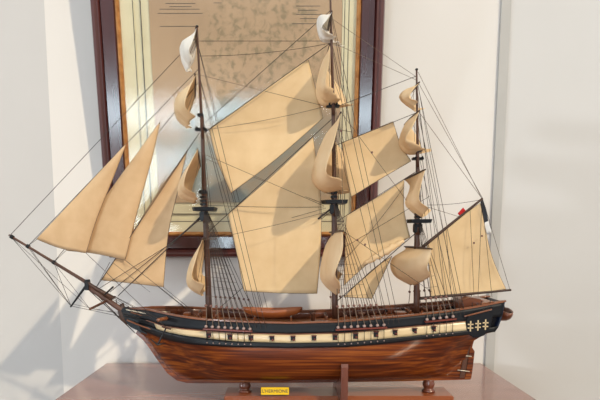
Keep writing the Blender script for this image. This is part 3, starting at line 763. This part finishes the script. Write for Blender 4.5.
for a, b in (((482, 200), (492, 297)), ((482, 200), (478, 297)), ((510, 290), (483, 200)), ((470, 209), (474, 296)), ((446, 228), (452, 305)), ((437, 236), (446, 306)), ((419, 110), (449, 304)), ((418, 85), (456, 303))):
    st(a, b, 'vang', .0004, 'rope', -.004, -.012)
for x, y in ((365, 244.6), (357.5, 240), (474, 243), (482, 236), (341, 131), (372, 152.5)):
    lathe('block', P(x, y, -.006 if x > 400 else -.13), [(.0008, -.002), (.0018, -.001), (.0018, .001), (.0008, .002)], 'deadeye', ship, 8)

# ------------------------------------------------------------------ things on deck (all fixed to the model)
def boat(name, cx, cz, cy, L, B, H, mat, parent, label, n=18):
    def fn(u, v):
        t = u*2-1; a = (v*2-1)*math.pi/2
        prof = max(1-abs(t)**2.6, 0.0)**.75
        return V((cx+t*L/2, cy+math.sin(a)*B/2*prof, cz - math.cos(a)**.8*H*(.35+.65*prof) + H*.22*abs(t)**2 if abs(math.cos(a)) > 1e-6 else cz+H*.22*abs(t)**2))
    b = grid(name, fn, n, 10, mat, parent, thick=.0012, label=label)
    for t in (-.45, 0, .45):
        w = B*.46*max(1-abs(t)**2.6, 0)**.75
        box('thwart', (cx+t*L/2-.0025, cy-w, cz-.004), (cx+t*L/2+.0025, cy+w, cz-.0028), 'rail', b)
    return b
lb = P(272.5, 309.5, 0)
launch = boat('launch', lb.x, lb.z+.0015, 0, .120, .036, .018, 'boat', ship, 'orange brown open boat carried amidships')
for px in (255, 291):
    p = P(px, 318, 0); box('boat_skid', (p.x-.002, -.06, p.z-.001), (p.x+.002, .06, p.z+.003), 'rail', ship, bev=.0004)
# deck houses, hatches, rails
def deckz(px): return interp(SHEER, P(px, 320, 0).x)-.013
def dbox(name, a, b, y0, y1, h, mat, label=None, lift=0):
    x0, x1 = P(a, 316, 0).x, P(b, 316, 0).x; z = deckz((a+b)/2)+lift
    return box(name, (x0, y0, z-.003), (x1, y1, z+h), mat, ship, bev=.0006, label=label)
dbox('hatch', 222, 234, -.02, .02, .004, 'inner'); dbox('hatch', 310, 324, -.02, .02, .004, 'inner')
dbox('hatch', 372, 386, -.018, .018, .004, 'inner'); dbox('companionway', 395, 406, -.014, .014, .011, 'inner')
dbox('belfry', 184, 190, -.012, .012, .012, 'rail')
for px in (200, 217, 326, 345, 408, 424):
    p = P(px, 316, 0); z = deckz(px)
    fr = box('fife_rail', (p.x-.002, -.022, z+.011), (p.x+.002, .022, z+.0145), 'rail', ship, bev=.0005)
    for y in (-.018, .018): box('fife_post', (p.x-.0018, y-.0018, z-.002), (p.x+.0018, y+.0018, z+.0112), 'rail', fr)
    for k in range(5): tube('belaying_pin', [V((p.x, -.014+k*.007, z+.008)), V((p.x, -.014+k*.007, z+.019))], .0009, 'dark_spar', fr, 5)
z = deckz(365); lathe('capstan', (P(361, 316, 0).x, 0, z-.002), [(.009, 0), (.008, .003), (.005, .006), (.005, .012), (.008, .014), (.008, .017), (.002, .018)], 'mast', ship, 14)
z = deckz(312); lathe('deck_bitts', (P(313, 316, 0).x, 0, z-.002), [(.004, 0), (.004, .018), (.006, .02), (.006, .024), (.002, .025)], 'mast', ship, 8)
for px in (392, 409, 432, 447):
    for sd in (-1, 1):
        x = P(px, 316, 0).x; y = sd*(half(x)-.02); z = deckz(px)
        g = box('carronade', (x-.004, min(y, y+sd*.013), z-.002), (x+.004, max(y, y+sd*.013), z+.004), 'inner', ship, bev=.0005, label='small deck gun on a wooden slide')
        taper_spar('gun_barrel', (x, y-sd*.002, z+.006), (x, y+sd*.016, z+.0065), .0026, .0018, 'iron', g, 8)
# steering wheel
wx, wz = P(440, 312, 0).x, deckz(440)+.008
bm = bmesh.new(); tube_bm(bm, [V((wx, .008*math.cos(a*math.pi/8), wz+.008*math.sin(a*math.pi/8))) for a in range(17)], .0009, 5, cap=False)
wh = link('steering_wheel', mesh(bm, 'steering_wheel'), 'rail', ship, True)
for k in range(4):
    a = k*math.pi/4; d = V((0, math.cos(a), math.sin(a)))*.0105; c = V((wx, 0, wz)); tube('spoke', [c-d, c+d], .0006, 'rail', wh, 5)
box('wheel_stand', (wx-.0065, -.003, wz-.013), (wx-.001, .003, wz+.002), 'inner', ship, bev=.0006)
# poop: taffrail, side lockers, davits and stern boat
def pslab(name, pxs, y0, y1, mat, ref, label=None, bev=.0006): return slab(name, pxs, y0, y1, mat, ship, ref, bev, label)
pslab('stern_locker', [(462, 311), (462.5, 300), (470, 297.5), (480, 299), (487, 303), (487, 309)], -.030, .030, 'inner', -.03, 'reddish brown stern locker')
pslab('taffrail', [(480, 306.5), (481, 303.5), (494, 301.5), (495, 304)], -.050, .050, 'rail', -.05)
for sd in (-1, 1):
    pts = [P(x, y, -.045) for x, y in ((482, 306.5), (490, 304.5), (500, 302), (506.5, 301.3))]
    tube('davit', [V((p.x, sd*.042, p.z)) for p in pts], [.003, .0034, .003, .0022], 'rail', ship, 6)
sb = P(501, 313, -.01)
bm_b = boat('stern_boat', sb.x, sb.z+.005, 0, .036, .105, .020, 'inner', ship, 'dark red-brown boat hung across the stern')
for sd in (-1, 1):
    p = P(504.5, 302.5, -.045); rope('boat_fall', (p.x, sd*.042, p.z), (sb.x, sd*.03, sb.z+.004), ship, .0006)
for k in range(6):
    x, y, zz = on_side(lerp(445, 490, k/5), lerp(312, 304.5, k/5), -.003)
    for sd in (-1, 1): tube('rail_stanchion', [V((x, sd*y, zz)), V((x, sd*y, zz+.010))], .0007, 'black', ship, 5)

# ------------------------------------------------------------------ midship bracket of the stand (cut to the hull shape)
bx = P(343.5, 380, -.07).x; bt = .0065
def br_out():
    zt = P(343, 363, -.078).z
    pts = [(-.050, board_top-.012)]
    out = [(-.088, TABLE+.0005), (-.089, zt-.006), (-.086, zt)]
    inner = []
    for i in range(15):
        zz = lerp(zt-.001, kz(bx)+.004, i/14); b = breadth(bx, zz, -9, 9)+.0022
        inner.append((-b, zz))
    inner += [(-.006, kz(bx)-.007)]
    half_ = out+inner
    low = [(-.036, TABLE+.0005), (-.036, board_top+.0015)]
    return half_, low
h_, low = br_out()
outline = h_+[(-y, z) for y, z in reversed(h_)]+[(-y, z) for y, z in low]+[(y, z) for y, z in reversed(low)]
bm = bmesh.new()
A = [bm.verts.new((bx-bt, y, z)) for y, z in outline]; B = [bm.verts.new((bx+bt, y, z)) for y, z in outline]
bm.faces.new(A); bm.faces.new(B[::-1])
for i in range(len(A)): bm.faces.new((A[i], A[(i+1) % len(A)], B[(i+1) % len(A)], B[i]))
link('cradle_bracket', mesh(bm, 'cradle_bracket'), 'bracket', stand)

# ------------------------------------------------------------------ light
def sun(name, d, e, ang, col):
    l = bpy.data.lights.new(name, 'SUN'); l.energy = e; l.angle = math.radians(ang); l.color = col
    o = bpy.data.objects.new(name, l); C.objects.link(o)
    o.rotation_euler = V(d).to_track_quat('-Z', 'Y').to_euler(); return o
sun('sun', (-.78, 1, -.88), 2.35, 1.2, (1, .86, .64))
sun('side_daylight', (1, .36, -.10), .7, 2.5, (.86, .93, 1))
w = bpy.data.worlds.new('world'); S.world = w; w.use_nodes = True
bg = w.node_tree.nodes['Background']; bg.inputs[0].default_value = (.93, .95, .98, 1); bg.inputs[1].default_value = .88

S.view_settings.view_transform = 'Standard'; S.view_settings.look = 'None'
S.view_settings.exposure = 0; S.view_settings.gamma = 1
try: S.view_settings.use_curve_mapping = False
except Exception: pass
